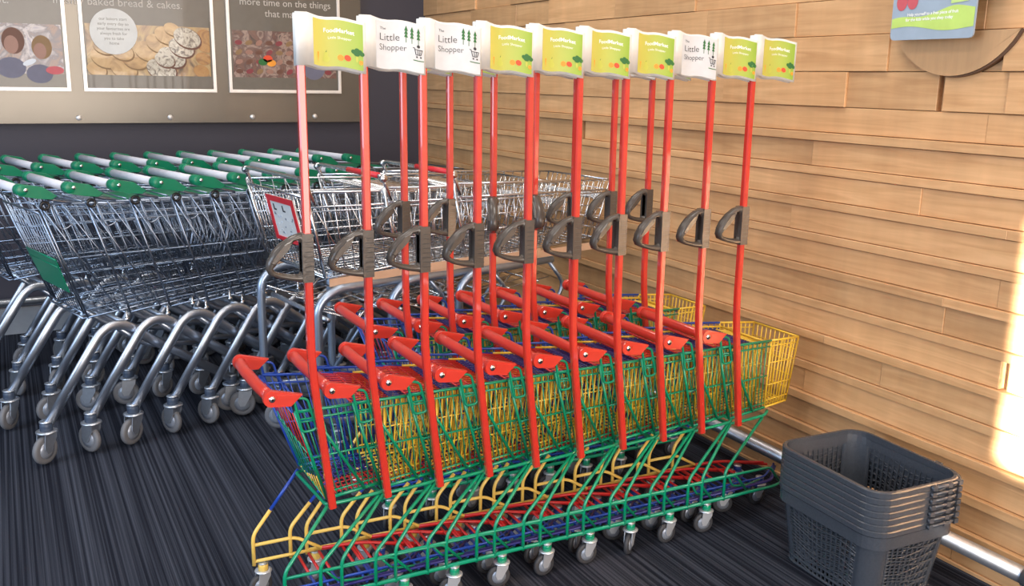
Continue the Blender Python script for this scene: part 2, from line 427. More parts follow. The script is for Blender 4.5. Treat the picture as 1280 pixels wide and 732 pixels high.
k2=['FM','FM','LS','FM','FM','LS','FM']
for i in range(7):
    x=1.12+.1535*i
    lb={0:'rear-row child trolley at handle end, its hanging flap facing the steel trolleys',
        6:'foremost child trolley of rear row, yellow nose against wood wall'}.get(i,'%s child trolley from handle end of rear row, red pole behind the front row'%ordn[i])
    child_trolley(x,2.69,k2[i],lb,'child trolleys in the rear row',twist=[.1,.15,1.15,1.3,-.1,.05,.1][i],first=i==0)

# ------------------------------------------------------------------ adult trolley
def abar(b): b.tube([(.0,.045,1.04),(.0,.455,1.04)],.0165,BAR,16)
def acap(b):
    b.lathe([(.016,-.006),(.0205,-.003),(.0215,.02),(.0215,.036),(.018,.040)],(0,0,0),CAPG,'y',18)
    poly=arc(0,0,.022,.022,PI*.5,PI*1.45,8)+[(.05,-.034),(.100,-.040),(.118,-.028),(.070,.008)]
    b.prism(poly,-.004,.018,CAPG,bev=.005)
    b.lathe([(.006,-.0075),(.008,-.005),(.008,0)],(0.012,0,0),CHR,'y',10)
def at(x,near,z): # side surfaces
    t=(x-.03)/.8
    w=.02+.055*t; yv=w if near else .5-w
    dz=(z-.55)/.45
    return (x,yv+(1-dz)*(.03 if near else -.03),z)
def abasket(b):
    for near in(True,False):
        top=lambda t:Vector(at(.058+.79*t,near,.985-.05*t)); bot=lambda t:Vector(at(.208+.545*t,near,.53+.045*t))
        b.wire(top(0),top(1),.0045,CHRB,6); b.wire(bot(0),bot(1),.0045,CHRB,6)
        for s,r in((.10,.0022),(.16,.0022),(.47,.0032),(.60,.0022),(.78,.0022),(.86,.0022),(.93,.0022)):
            b.wire(top(0).lerp(bot(0),s),top(1).lerp(bot(1),s),r,CHRB)
        for i in range(14):
            xt=.058+.0415*i; b.wire(top((xt-.058)/.79),bot(min(1,(xt-.058)/.545)),.0042 if i==0 else .0017,CHRB)
        for i in range(5):
            xt=.64+.052*i; b.wire(top((xt-.058)/.79),bot(1),.0042 if i==4 else .0017,CHRB)
        s=-1 if near else 1; e=Vector((0,s*.006,0))
        b.wire(top(.0)+e,bot(.22)+e,.0032,CHRB); b.wire(top(.1)+e,bot(.4)+e,.0028,CHRB)
        # hinge ring and hanging loop
        y=at(.08,near,.98)[1]+s*.012
        b.tube([(.075+.014*math.cos(a),y,.978+.014*math.sin(a)) for a in[2*PI*k/12 for k in range(12)]],.0055,BLK,6,closed=True)
        b.tube([(.085,y,1.0),(.115,y,.90),(.128,y,.885),(.15,y,.893),(.165,y,.905)],.0028,CHRB,6,fil=.01)
        b.tube([(.06,at(.06,near,1.0)[1],1.012),(.12,at(.12,near,1.0)[1],.992),(.17,at(.17,near,.98)[1],.98)],.006,CHRB,8,fil=.02)
    # front and bottom
    A=at(.845,True,.935);Bq=at(.845,False,.935);C=at(.75,False,.575);D=at(.75,True,.575)
    b.grid(A,Bq,C,D,9,4,.0019,CHRB,edge=.004)
    b.grid(at(.19,True,.53),at(.75,True,.575),D and at(.75,False,.575),at(.19,False,.53),9,7,.0019,CHRB)
    b.wire(at(.19,True,.53),at(.19,False,.53),.0045,CHRB,6); b.wire(at(.045,True,.985),at(.045,False,.985),.003,CHRB,6)
def aflap_dn(b):
    o=Vector((-.010,0,0))
    b.grid(Vector(at(.068,True,.95))+o,Vector(at(.068,False,.95))+o,Vector(at(.203,False,.55))+o,Vector(at(.203,True,.55))+o,12,5,.0018,CHRB,edge=.004)
def aplate_dn(b):
    n=(Vector((.135,0,-.40))).normalized(); c=Vector((.068-.016,0,.95)); nx=Vector((-.40,0,-.13)).normalized()*.004
    P=[(.075,.385),(.075,.375)]
    p0=c+n*.195; p1=c+n*.335
    vs=[]
    for off in(Vector((0,0,0)),nx):
        vs+=[p0+off+Vector((0,.07,0)),p0+off+Vector((0,.42,0)),p1+off+Vector((0,.40,0)),p1+off+Vector((0,.09,0))]
    b.add(vs,[(0,1,2,3),(7,6,5,4),(0,4,5,1),(1,5,6,2),(2,6,7,3),(3,7,4,0)],CAPG)
    b.tube([p0+nx*.5+Vector((0,.07,0)),p0+nx*.5+Vector((0,.42,0))],.004,CAPG,6)
    b.tube([p0+n*.03+nx+Vector((0,.08,0)),p0+n*.03+nx+Vector((0,.42,0))],.0025,CAPG,6)
def aflap_up(b):
    b.grid((.05,.06,.968),(.05,.44,.968),(.42,.40,.945),(.42,.10,.945),9,4,.0018,CHRB,edge=.0038)
def aplate_up(b):
    b.box((.19,.12,.966),(.34,.38,.970),CAPG)
def achassis(b):
    for y0,y1 in((.015,.10),(.485,.40)):
        s=1 if y0<.2 else -1
        pts=[(.012,y0,.150),(.205,y0,.435)]
        pts+=[(.235,y0,.475),(.275,y0,.497),(.325,y0+.005*s,.492),(.365,y0+.01*s,.468),(.42,y0+.02*s,.42),(.80,y1,.155)]
        b.tube(pts,.0195,TUBE,14,fil=.03,flat=.62)
        b.tube([(.30,y0+.03*s,.488),(.40,y0+.04*s,.40),(.47,y0+.05*s,.375),(.70,y1+.01*s,.34)],.013,TUBE,8,fil=.04)
        # rods carrying the basket
        for xx in(.35,.62):
            zz=.53+.045*(xx-.19)/.56; b.tube([(xx,y0+.035*s,zz),(xx-.005,y0+.02*s,zz-.05)],.005,CHR,6)
            b.lathe([(.009,-.006),(.009,.006)],(xx-.004,y0+.022*s,zz-.035),CHR,'y',8)
    b.tube([(.33,.015,.497),(.33,.485,.497)],.011,TUBE,8)
    b.tube([(.70,.115,.335),(.70,.385,.335)],.009,TUBE,8)
    b.tube([(.79,.10,.165),(.79,.40,.165)],.010,TUBE,8)
def adult(x,y,yaw,label,group,first,parts=True):
    t=thing('shopping_trolley',label,'shopping trolley',(x,y,0),yaw,group)
    part('handle_bar',t,abar,label='pale grey handle bar')
    for yy,m in((.0,1),(.5,-1)):
        o=part('handle_end_cap',t,acap,loc=(0,yy,1.04),label='green plastic end cap'); o.scale=(1,m,1)
    part('basket',t,abasket)
    if first:
        fl=part('rear_flap',t,aflap_dn,'afd'); part('flap_plate',fl,aplate_dn,'apd',label='green plastic plate')
    else:
        fl=part('rear_flap',t,aflap_up,'afu'); part('flap_plate',fl,aplate_up,'apu',label='green plastic plate')
    part('chassis',t,achassis)
    R=random.uniform
    for xx,yy in((.008,.015),(.008,.485),(.80,.105),(.80,.395)):
        castor(t,(xx,yy,.132),R(-1.1,1.1)-yaw,.055,COLR,RUB,'ca')
    return t
NA=9
for k in range(NA):
    x=.046+.157*k; y=3.735+.028*k+.0022*k*k
    if k==0: lb='green handled steel trolley at left end of nearer row, green plate on flap'
    elif k==NA-1: lb='innermost green handled steel trolley of the nearer adult row'
    else: lb='%s green handled steel trolley from left end of the nearer adult row'%ordn[k]
    adult(x,y,math.radians(14.5),lb,'green handled trolleys, nearer row',k==0)
for k in range(-2,10):
    x=.13+.162*k; y=4.633+.012*k
    if k==-2: lb='green handled steel trolley at left end of the row along back wall'
    elif k==9: lb='innermost green handled steel trolley of the row along back wall'
    else: lb='%s green handled steel trolley from left end of the row along back wall'%ordn[k+2]
    adult(x,y,math.radians(14.5),lb,'green handled trolleys, row along the back wall',k==-2)

# ------------------------------------------------------------------ shallow trolleys in the corner
W=.55
def rt(x,near,z):
    w=.0+.06*x/.85+(1.06-z)*.06; return (x,w if near else W-w,z)
def rbasket(b):
    for near in(True,False):
        top=lambda t:Vector(rt(.0+.85*t,near,1.065-.03*t)); bot=lambda t:Vector(rt(.075+.70*t,near,.755+.03*t))
        b.wire(top(0),top(1),.0048,CHR,6); b.wire(bot(0),bot(1),.0045,CHR,6); b.wire(top(0),bot(0),.006,CHR,6)
        for s,r in((.17,.0042),(.22,.003),(.42,.0022),(.62,.0026),(.80,.0022)): b.wire(top(0).lerp(bot(0),s),top(1).lerp(bot(1),s),r,CHR)
        n=17
        for i in range(n+1): b.wire(top(i/n),bot(min(1,i/n)),.0023,CHR)
        for i in range(0,n,3): b.wire(top(i/n),bot(min(1,(i+2.5)/n)),.0023,CHR)
    b.grid(rt(.85,True,1.035),rt(.85,False,1.035),rt(.775,False,.785),rt(.775,True,.785),13,6,.0024,CHR,edge=.0045)
    b.grid(rt(.075,True,.755),rt(.775,True,.785),rt(.775,False,.785),rt(.075,False,.755),18,12,.0023,CHR)
    b.wire(rt(.075,True,.755),rt(.075,False,.755),.005,CHR,6)
def rflap(b): b.grid(rt(.004,True,1.045),rt(.004,False,1.045),rt(.07,False,.765),rt(.07,True,.765),18,5,.0020,CHR,edge=.0045)
def rflap_up(b): b.grid((.02,.04,1.045),(.02,W-.04,1.045),(.30,W-.08,1.03),(.30,.08,1.03),20,6,.0021,CHR,edge=.004)
def rhandle(b):
    b.tube([(.03,.0,1.02),(.0,.0,1.095),(-.004,.03,1.108),(-.004,W-.03,1.108),(.0,W,1.095),(.03,W,1.02)],.008,CHR,8,fil=.02)
    for y in(.0,W): b.lathe([(.010,-.012),(.015,-.006),(.015,.006),(.010,.012)],(0,y,1.098),CHR,'y',12)
def rgrip(b): b.tube([(-.004,.03,1.108),(-.004,.27,1.108)],.0105,REDS,10)
def rbump(b): b.tube([(.835,.055,.96),(.872,.08,.95),(.872,W-.08,.95),(.835,W-.055,.96)],.014,PALE,8,fil=.02)
def rframe(b):
    for y,s in((.012,1),(W-.012,-1)):
        b.tube([(.52,y+.03*s,.718),(.10,y,.712),(.035,y,.66),(.035,y,.26),(.09,y,.215),(.72,y+.06*s,.20)],.0165,BTUBE,12,fil=.06,seg=6)
        b.tube([(.50,y+.03*s,.715),(.60,y+.035*s,.60),(.30,y+.03*s,.215)],.009,BTUBE,8,fil=.05)
    b.tube([(.72,.08,.20),(.72,W-.08,.20)],.011,BTUBE,8)
    b.tube([(.08,.02,.60),(.08,W-.02,.60)],.009,TUBE,8)
def rrack(b):
    for k in range(7):
        y=.06+(W-.12)*k/6; b.tube([(.10,y,.62),(.16,y,.60),(.52,y,.64)],.003,CHR,6,fil=.02)
    for x,z in((.16,.60),(.30,.617),(.45,.63)): b.wire((x,.04,z),(x,W-.04,z),.004,CHR)
    for s in(0,1):
        y=.04 if s==0 else W-.04
        b.tube([(.05,y,.64),(.20,y,.58),(.30,y,.67)],.004,CHR,6,fil=.02)
        b.tube([(.22+.012*math.cos(a),y,.59+.012*math.sin(a)) for a in[2*PI*k/10 for k in range(10)]],.003,CHR,5,closed=True)
def rplate(y0):
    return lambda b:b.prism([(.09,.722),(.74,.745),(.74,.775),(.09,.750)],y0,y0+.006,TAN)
def rsign(b):
    # board on the flap plane: y .12-.36
    def P(y,z,d): return (.004+(1.045-z)*.235-d,y,z)
    def q(y0,y1,z0,z1,d0,d1,m):
        vs=[P(y0,z0,d0),P(y1,z0,d0),P(y1,z1,d0),P(y0,z1,d0),P(y0,z0,d1),P(y1,z0,d1),P(y1,z1,d1),P(y0,z1,d1)]
        b.add(vs,[(0,3,2,1),(4,5,6,7),(0,1,5,4),(1,2,6,5),(2,3,7,6),(3,0,4,7)],m)
    y0,y1,z0,z1=.12,.36,.855,1.025
    q(y0,y1,z0,z1,.004,.008,WHT)
    w=.022
    q(y0,y1,z1-w,z1,.008,.012,REDS); q(y0,y1,z0,z0+w*.7,.008,.012,REDS); q(y0,y0+w,z0,z1,.008,.0118,REDS); q(y1-w,y1,z0,z1,.008,.0118,REDS)
    for yy in(.31,.23):
        q(yy-.004,yy+.004,.975,.993,.008,.0095,INK); q(yy-.018,yy+.004,.970,.976,.008,.0095,INK)
    rr=random.Random(3)
    for k in range(26):
        a,c=rr.uniform(.15,.33),rr.uniform(.88,.955); q(a,a+rr.uniform(.006,.016),c,c+rr.uniform(.003,.008),.008,.0090,[LSW,PALE,HUB][k%3])
rl=['shallow steel trolley with red framed sign hanging on its rear flap','middle shallow steel trolley with red grip, between the signed one and the innermost','innermost shallow steel trolley with red grip, nose at the wood wall']
for k in range(3):
    t=thing('shallow_trolley',rl[k],'shopping trolley',(.895+.297*k,3.13+.045*k,0),math.radians(8),'shallow trolleys in the corner')
    part('basket',t,rbasket,'rb'); part('handle',t,rhandle,'rh',label='chrome handle loop'); part('bumper',t,rbump,'rbu',label='pale plastic bumper')
    if k==0:
        part('rear_flap',t,rflap,'rf'); part('sign',t,rsign,'rs',label='white notice in red frame')
    else: part('rear_flap',t,rflap_up,'rfu'); part('handle_grip',t,rgrip,'rg',label='red grip sleeve')
    part('frame',t,rframe,'rfr',label='blue grey steel tube frame'); part('lower_rack',t,rrack,'rr'); part('side_plate',t,rplate(.022),'rbo',label='tan side plate, wood reflection painted in'); part('side_plate',t,rplate(W-.028),'rbo2',label='tan side plate, wood reflection painted in')
    for xx,yy in((.10,.012),(.10,W-.012),(.66,.07),(.66,W-.07)): castor(t,(xx,yy,.150),random.uniform(-1,1),.055,COLR,RUB,'cr')

# ------------------------------------------------------------------ hand baskets, nested stack
LX,LY=.345,.425     # outer rim size
def rr_loop(hx,hy,r,n=6):
    pts=[]
    for cx,cy,a0 in((hx-r,hy-r,0),(-hx+r,hy-r,PI/2),(-hx+r,-hy+r,PI),(hx-r,-hy+r,1.5*PI)):
        for i in range(n+1):
            a=a0+PI/2*i/n; pts.append((cx+r*math.cos(a),cy+r*math.sin(a)))
    return pts
def bask_body(b):
    H=.25
    def loop(z):
        k=(z/H); return rr_loop(LX/2-.034+.026*k,LY/2-.040+.032*k,.058)
    def ringz(z,inset=0.,sag=0):
        return [(x,y,z) for x,y in loop(z)]
    # solid shell pieces: bottom, upper band, corner posts, lattice between
    n=len(loop(0)); lo=ringz(.0); 
    b.add(lo,[tuple(range(n))],BASK); b.tube([Vector(p)+Vector((0,0,.004)) for p in lo],.005,BASK,6,closed=True)
    def band(z0,z1,o0,o1):
        a=rr_loop(LX/2-.034+.026*z0/H+o0,LY/2-.040+.032*z0/H+o0,.058); c=rr_loop(LX/2-.034+.026*z1/H+o1,LY/2-.040+.032*z1/H+o1,.058)
        vs=[(x,y,z0) for x,y in a]+[(x,y,z1) for x,y in c]+[(x*.988,y*.988,z0) for x,y in a]+[(x*.988,y*.988,z1) for x,y in c]
        fs=[]
        for i in range(n):
            j=(i+1)%n; fs+=[(i,j,n+j,n+i),(2*n+j,2*n+i,3*n+i,3*n+j),(n+i,n+j,3*n+j,3*n+i),(j,i,2*n+i,2*n+j)]
        b.add(vs,fs,BASK,False)
    band(.205,.25,0,0)
    # corner posts
    for q in range(4):
        idx=[q*7+i for i in range(7)]
        a=loop(.0); c=loop(.21)
        vs=[];fs=[]
        for i in idx: vs+=[(a[i][0],a[i][1],0),(c[i][0],c[i][1],.21),(a[i][0]*.985,a[i][1]*.985,0),(c[i][0]*.985,c[i][1]*.985,.21)]
        for i in range(6):
            o=i*4; p=o+4; fs+=[(o,p,p+1,o+1),(p+2,o+2,o+3,p+3)]
        fs+=[(0,1,3,2),(24,26,27,25)]
        b.add(vs,fs,BASK,True)
    # lattice
    a=loop(0); c=loop(.21)
    for q in range(4):
        i=q*7+6; j=(q*7+7)%n
        A0,B0=Vector((*a[i],0)),Vector((*a[j],0)); A1,B1=Vector((*c[i],.21)),Vector((*c[j],.21))
        L=(B0-A0).length; m=int(L/.0155)
        nrm=Vector((a[i][0]+a[j][0],a[i][1]+a[j][1],0)).normalized()
        def S(u,v): return A0.lerp(B0,u).lerp(A1.lerp(B1,u),v)
        for k in range(m+1):
            u=k/m; p=S(u,0);qv=S(u,1); e=(B0-A0).normalized()*.0027
            b.add([p-e,p+e,qv+e,qv-e,p-e-nrm*.003,p+e-nrm*.003,qv+e-nrm*.003,qv-e-nrm*.003],[(0,1,2,3),(7,6,5,4),(0,3,7,4),(1,5,6,2)],BASK)
        for r_ in range(11):
            v=.05+.09*r_; amp=.055
            pts=[S(k/16,min(.99,max(.01,v+amp*math.cos(k/16*PI*2*(1 if L>.2 else .7)+ (r_%3)*.8)))) for k in range(17)]
            b.tube([p+nrm*.0005 for p in pts],.0022,BASK,4)
def bask_rim(b):
    z0,z1=.232,.252
    o=rr_loop(LX/2,LY/2,.065); i2=rr_loop(LX/2-.012,LY/2-.012,.056); o2=rr_loop(LX/2-.003,LY/2-.003,.063)
    n=len(o); vs=[(x,y,z0) for x,y in o2]+[(x,y,z0+.004) for x,y in o]+[(x,y,z1-.003) for x,y in o]+[(x,y,z1) for x,y in o2]+[(x,y,z1) for x,y in i2]+[(x,y,z0) for x,y in i2]
    fs=[]
    for q in range(6):
        w=(q+1)%6
        for i in range(n): j=(i+1)%n; fs.append((q*n+i,q*n+j,w*n+j,w*n+i))
    b.add(vs,fs,BASK,False)
def bask_skirt(b):      # deeper band under the rim, seen on the lowest basket
    z0,z1=.195,.236
    o=rr_loop(LX/2-.004,LY/2-.004,.062); i2=rr_loop(LX/2-.007,LY/2-.007,.060); n=len(o)
    vs=[(x,y,z0) for x,y in o]+[(x,y,z1) for x,y in o]+[(x,y,z0) for x,y in i2]+[(x,y,z1) for x,y in i2]; fs=[]
    for i in range(n): j=(i+1)%n; fs+=[(i,j,n+j,n+i),(2*n+j,2*n+i,3*n+i,3*n+j),(j,i,2*n+i,2*n+j)]
    b.add(vs,fs,BASK,False)
def bask_handle(b):
    hx,hy=LX/2+.004,LY/2+.005
    b.tube([(hx,-.10,.243),(hx,-hy+.06,.243),(hx-.02,-hy+.018,.243),(hx-.06,-hy,.243),(.02,-hy,.243)],.0052,BASK,8,fil=.03)
    for x in(.03,.09,.13): b.box((x-.008,-hy-.005,.236),(x+.008,-hy+.008,.250),BASK)
    b.box((hx-.01,-.115,.236),(hx+.006,-.09,.251),BASK)
NB=7
bc=(2.182,1.785)
for k in range(NB):
    lb={0:'bottom dark grey hand basket of the stack, its meshed sides showing',NB-1:'topmost dark grey hand basket of the stack, its empty inside showing'}.get(k,'%s dark grey hand basket from the bottom of the nested stack'%ordn[k])
    t=thing('shopping_basket',lb,'basket',(bc[0],bc[1],.003+.0195*k),math.radians(-3),'nested hand baskets')
    part('body',t,bask_body,'bb'); part('rim',t,bask_rim,'br'); part('handle',t,bask_handle,'bh')
    if k==0: part('skirt',t,bask_skirt,'bs')

# ------------------------------------------------------------------ room
XW=2.5; YB=5.85
def floor_mat():
    m=mat('ribbed_carpet',(.03,.035,.05),.95,spec=.1); nt=m.node_tree; b=nt.nodes['Principled BSDF']; L=nt.links
    tc=nt.nodes.new('ShaderNodeTexCoord')
    def noise(sx,sy,det=2,sc=1):
        mp=nt.nodes.new('ShaderNodeMapping'); mp.inputs['Scale'].default_value=(sx,sy,1)
        n=nt.nodes.new('ShaderNodeTexNoise'); n.inputs['Scale'].default_value=sc; n.inputs['Detail'].default_value=det
        L.new(tc.outputs['Object'],mp.inputs[0]); L.new(mp.outputs[0],n.inputs[0]); return n
    a=noise(105,.35,2); c=noise(16,.5,2); d=noise(480,480,2)
    r=nt.nodes.new('ShaderNodeValToRGB'); r.color_ramp.elements[0].position=.36; r.color_ramp.elements[1].position=.66
    r.color_ramp.elements[0].color=(.010,.012,.020,1); r.color_ramp.elements[1].color=(.060,.068,.092,1)
    m1=nt.nodes.new('ShaderNodeMath'); m1.operation='MULTIPLY_ADD'; m1.inputs[1].default_value=.30; 
    m2=nt.nodes.new('ShaderNodeMath'); m2.operation='MULTIPLY_ADD'; m2.inputs[1].default_value=.42
    L.new(c.outputs['Fac'],m1.inputs[0]); L.new(a.outputs['Fac'],m1.inputs[2]); L.new(d.outputs['Fac'],m2.inputs[0]); L.new(m1.outputs[0],m2.inputs[2])
    s=nt.nodes.new('ShaderNodeMath'); s.operation='SUBTRACT'; s.inputs[1].default_value=.40; L.new(m2.outputs[0],s.inputs[0])
    L.new(s.outputs[0],r.inputs[0]); L.new(r.outputs[0],b.inputs['Base Color'])
    bp=nt.nodes.new('ShaderNodeBump'); bp.inputs['Strength'].default_value=.6; bp.inputs['Distance'].default_value=.004
    L.new(m2.outputs[0],bp.inputs['Height']); L.new(bp.outputs[0],b.inputs['Normal'])
    return m
CARP=floor_mat()
CHAR=mat('charcoal_wall_paint',(.043,.040,.056),.55,bump=(200,.1),var=.05)
CEIL=mat('ceiling_white',(.7,.7,.68),.8)
SKIRT=mat('pale_skirting',(.30,.31,.33),.5)
struct('floor',lambda b:b.box((-4.5,-4,-.1),(XW+.3,YB+.2,0),CARP))
struct('wall_back',lambda b:b.box((-4.5,YB,0),(XW+.3,YB+.2,3.2),CHAR))
struct('ceiling',lambda b:b.box((-4.5,-4,3.2),(XW+.3,YB+.2,3.3),CEIL))
struct('baseboard_back',lambda b:b.box((-4.5,YB-.02,0),(XW-.04,YB,.15),SKIRT))
def wood():
    m=bpy.data.materials.new('maple_boards'); m.use_nodes=True; nt=m.node_tree; b=nt.nodes['Principled BSDF']; L=nt.links
    tc=nt.nodes.new('ShaderNodeTexCoord'); at_=nt.nodes.new('ShaderNodeAttribute'); at_.attribute_name='board'
    mp=nt.nodes.new('ShaderNodeMapping'); mp.inputs['Scale'].default_value=(18,1.6,26)
    off=nt.nodes.new('ShaderNodeVectorMath'); off.operation='MULTIPLY_ADD'; off.inputs[1].default_value=(37,53,29)
    L.new(at_.outputs['Color'],off.inputs[0]); L.new(tc.outputs['Object'],off.inputs[2]); L.new(off.outputs[0],mp.inputs[0])
    n=nt.nodes.new('ShaderNodeTexNoise'); n.inputs['Scale'].default_value=1.6; n.inputs['Detail'].default_value=6; n.inputs['Distortion'].default_value=1.2
    L.new(mp.outputs[0],n.inputs[0])
    r=nt.nodes.new('ShaderNodeValToRGB'); e=r.color_ramp.elements
    e[0].position=.25; e[0].color=(.50,.268,.118,1); e[1].position=.75; e[1].color=(.66,.395,.195,1)
    L.new(n.outputs['Fac'],r.inputs[0])
    # cross-grain chatoyance
    mp2=nt.nodes.new('ShaderNodeMapping'); mp2.inputs['Scale'].default_value=(2,11,1.4); L.new(off.outputs[0],mp2.inputs[0])
    n2=nt.nodes.new('ShaderNodeTexNoise'); n2.inputs['Scale'].default_value=1.3; n2.inputs['Detail'].default_value=3; L.new(mp2.outputs[0],n2.inputs[0])
    sp=nt.nodes.new('ShaderNodeSeparateColor'); L.new(at_.outputs['Color'],sp.inputs[0])
    a1=nt.nodes.new('ShaderNodeMath'); a1.operation='MULTIPLY_ADD'; a1.inputs[1].default_value=.34; a1.inputs[2].default_value=.72; L.new(sp.outputs[0],a1.inputs[0])
    a2=nt.nodes.new('ShaderNodeMath'); a2.operation='MULTIPLY_ADD'; a2.inputs[1].default_value=.35; L.new(n2.outputs['Fac'],a2.inputs[0]); L.new(a1.outputs[0],a2.inputs[2])
    mx=nt.nodes.new('ShaderNodeVectorMath'); mx.operation='SCALE'; L.new(r.outputs[0],mx.inputs[0]); L.new(a2.outputs[0],mx.inputs['Scale'])
    L.new(mx.outputs[0],b.inputs['Base Color']); b.inputs['Roughness'].default_value=.42
    bp=nt.nodes.new('ShaderNodeBump'); bp.inputs['Strength'].default_value=.12; bp.inputs['Distance'].default_value=.002
    L.new(n.outputs['Fac'],bp.inputs['Height']); L.new(bp.outputs[0],b.inputs['Normal'])
    return m
WOOD=wood()
def wood_wall():
    rg=random.Random(21); vs=[];fs=[];cols=[]
    def bx(y0,y1,z0,z1,p):
        o=len(vs); x0,x1=XW-p,XW+.12; c=(rg.random(),rg.random(),rg.random())
        e=.0014
        P=[(x1,y0,z0),(x1,y1,z0),(x1,y1,z1),(x1,y0,z1),(x0+e,y0,z0),(x0+e,y1,z0),(x0+e,y1,z1),(x0+e,y0,z1),(x0,y0+e,z0+e),(x0,y1-e,z0+e),(x0,y1-e,z1-e),(x0,y0+e,z1-e)]
        vs.extend(P); F=[(8,11,10,9)]
        for k in range(4):
            j=(k+1)%4; F+=[(4+k,8+k,8+j,4+j)[::-1],(k,4+k,4+j,j)[::-1]]
        for f in F: fs.append(tuple(i+o for i in f)); cols.append(c)
    def course(z0,z1,base,jit,lmin,lmax,gap=None):
        y=-4+rg.uniform(-.5,0)
        while y<YB:
            l=rg.uniform(lmin,lmax); y2=min(YB+.0,y+l)
            if gap and y<gap<=y2+.1: 
                bx(max(y,-4),gap-.012,z0+.001,z1-.001,base+rg.uniform(0,jit)); y=gap+.012; gap=None; continue
            if YB-y2<.15: y2=YB
            bx(max(y,-4),y2,z0+.001,z1-.001,base+rg.uniform(0,jit)); y=y2
    z=-.018; P=.1165; 
    while z<3.2:
        hi=z>1.38
        g=1.92 if z<1.43<z+P else (1.60 if z<.62<z+P else (3.9 if z<1.2<z+P else None))
        if hi: course(z,z+P,.002,.020,.25,.8,g)
        else:
            b_=rg.uniform(.009,.018)
            course(z,z+.030,b_,.002,1.6,3.2)                       # proud batten
            course(z+.030,z+P,.0,.006,.7,2.0,g)
        z+=P
    # dark backing
    o=len(vs); X=XW+.02
    vs.extend([(X,-4,0),(X,YB,0),(X,YB,3.2),(X,-4,3.2)]); fs.append((o,o+3,o+2,o+1)); cols.append((0,0,0))
    me=bpy.data.meshes.new('wall_right'); me.from_pydata(vs,[],fs); me.materials.append(WOOD)
    ca=me.color_attributes.new('board','FLOAT_COLOR','CORNER'); buf=[]
    for f,c in zip(fs,cols): buf+=[*c,1]*len(f)
    ca.data.foreach_set('color',buf); me.update()
    ob=bpy.data.objects.new('wall_right',me); COL.objects.link(ob); ob['kind']='structure'
wood_wall()
# protective rails
def rail_r(b):
    b.tube([(2.405,-3,.125),(2.405,1.40,.125)],.0285,GALV,20); b.tube([(2.405,1.40,.125),(2.405,5.70,.125)],.0245,GALV,20)
    for y in(-1.5,.2,2.9,4.6): b.tube([(2.41,y,.125),(2.48,y,.125)],.014,GALV,10); b.lathe([(.035,0),(.035,.008)],(2.465,y,.125),GALV,'x',16)
single('guard_rail',rail_r,'steel tube guard rail along foot of the wood wall','rail')
def rail_b(b):
    b.tube([(-4,YB-.09,.20),(2.3,YB-.09,.20)],.022,GALV,16)
    for x in(-2.5,-.4,1.0,2.1): b.tube([(x,YB-.085,.2),(x,YB-.01,.2)],.013,GALV,10)
single('guard_rail',rail_b,'steel tube guard rail along foot of the dark back wall','rail',key='railb')
# poster panel
PANEL=mat('bronze_grey_panel',(.13,.117,.098),.22,.5,var=.12,bump=(3,.0))
PST=mat('poster_taupe',(.105,.092,.074),.3,coat=.3)
def pframe(x0,x1,z0,z1,w=.018):
    def f(b):
        for a,c in(((x0,z0),(x1,z0+w)),((x0,z1-w),(x1,z1)),((x0,z0+w),(x0+w,z1-w)),((x1-w,z0+w),(x1,z1-w))):
            b.box((a[0],-.018,a[1]),(c[0],0,c[1]),FRAME)
            cx0,cx1,cz0,cz1=a[0]+.005,c[0]-.005,a[1]+.005,c[1]-.005
            b.box((cx0,-.022,cz0),(cx1,-.018,cz1),FRAME)
    return f
def photomat(name,cols,scale,seed):
    m=bpy.data.materials.new(name); m.use_nodes=True; nt=m.node_tree; b=nt.nodes['Principled BSDF']; L=nt.links
    tc=nt.nodes.new('ShaderNodeTexCoord'); mp=nt.nodes.new('ShaderNodeMapping'); mp.inputs['Location'].default_value=(seed,seed*2,seed*3)
    n=nt.nodes.new('ShaderNodeTexNoise'); n.inputs['Scale'].default_value=scale; n.inputs['Detail'].default_value=4; n.inputs['Distortion'].default_value=1.5
    L.new(tc.outputs['Object'],mp.inputs[0]); L.new(mp.outputs[0],n.inputs[0])
    r=nt.nodes.new('ShaderNodeValToRGB'); e=r.color_ramp.elements
    while len(e)<len(cols): e.new(.5)
    for i,c in enumerate(cols): e[i].position=.3+.4*i/(len(cols)-1); e[i].color=(*c,1)
    L.new(n.outputs['Fac'],r.inputs[0]); L.new(r.outputs[0],b.inputs['Base Color']); b.inputs['Roughness'].default_value=.3; b.inputs['Coat Weight'].default_value=.4
    return m
PH1=photomat('crowd_print',[(.05,.03,.025),(.25,.14,.10),(.12,.10,.12),(.45,.40,.40),(.20,.19,.25)],9,3)
PH2=photomat('bakery_backdrop',[(.10,.06,.03),(.32,.19,.09),(.45,.30,.12),(.20,.12,.06)],7,8)
PH3=photomat('shelf_print',[(.03,.018,.015),(.16,.07,.05),(.10,.05,.045),(.32,.22,.18),(.06,.04,.035)],13,14)
BUN=photomat('bun_print',[(.28,.15,.05),(.45,.27,.10),(.55,.36,.15)],10,1)
BUN2=photomat('frosted_print',[(.07,.05,.04),(.45,.40,.32),(.58,.54,.45)],38,5)
BUN3=photomat('caramel_print',[(.22,.09,.02),(.40,.20,.05),(.33,.14,.03)],12,6)
SKIN=mat('face_print',(.30,.15,.11),.4); HAIR=mat('hair_print',(.13,.05,.03),.5); HAIR2=mat('blond_hair_print',(.24,.14,.06),.5); SHIRT=mat('shirt_print',(.14,.14,.20),.5)
TXT=mat('poster_lettering',(.50,.47,.43),.5); REDW2=mat('packet_print',(.22,.03,.04),.5); PINK=mat('pink_print',(.55,.10,.12),.5)
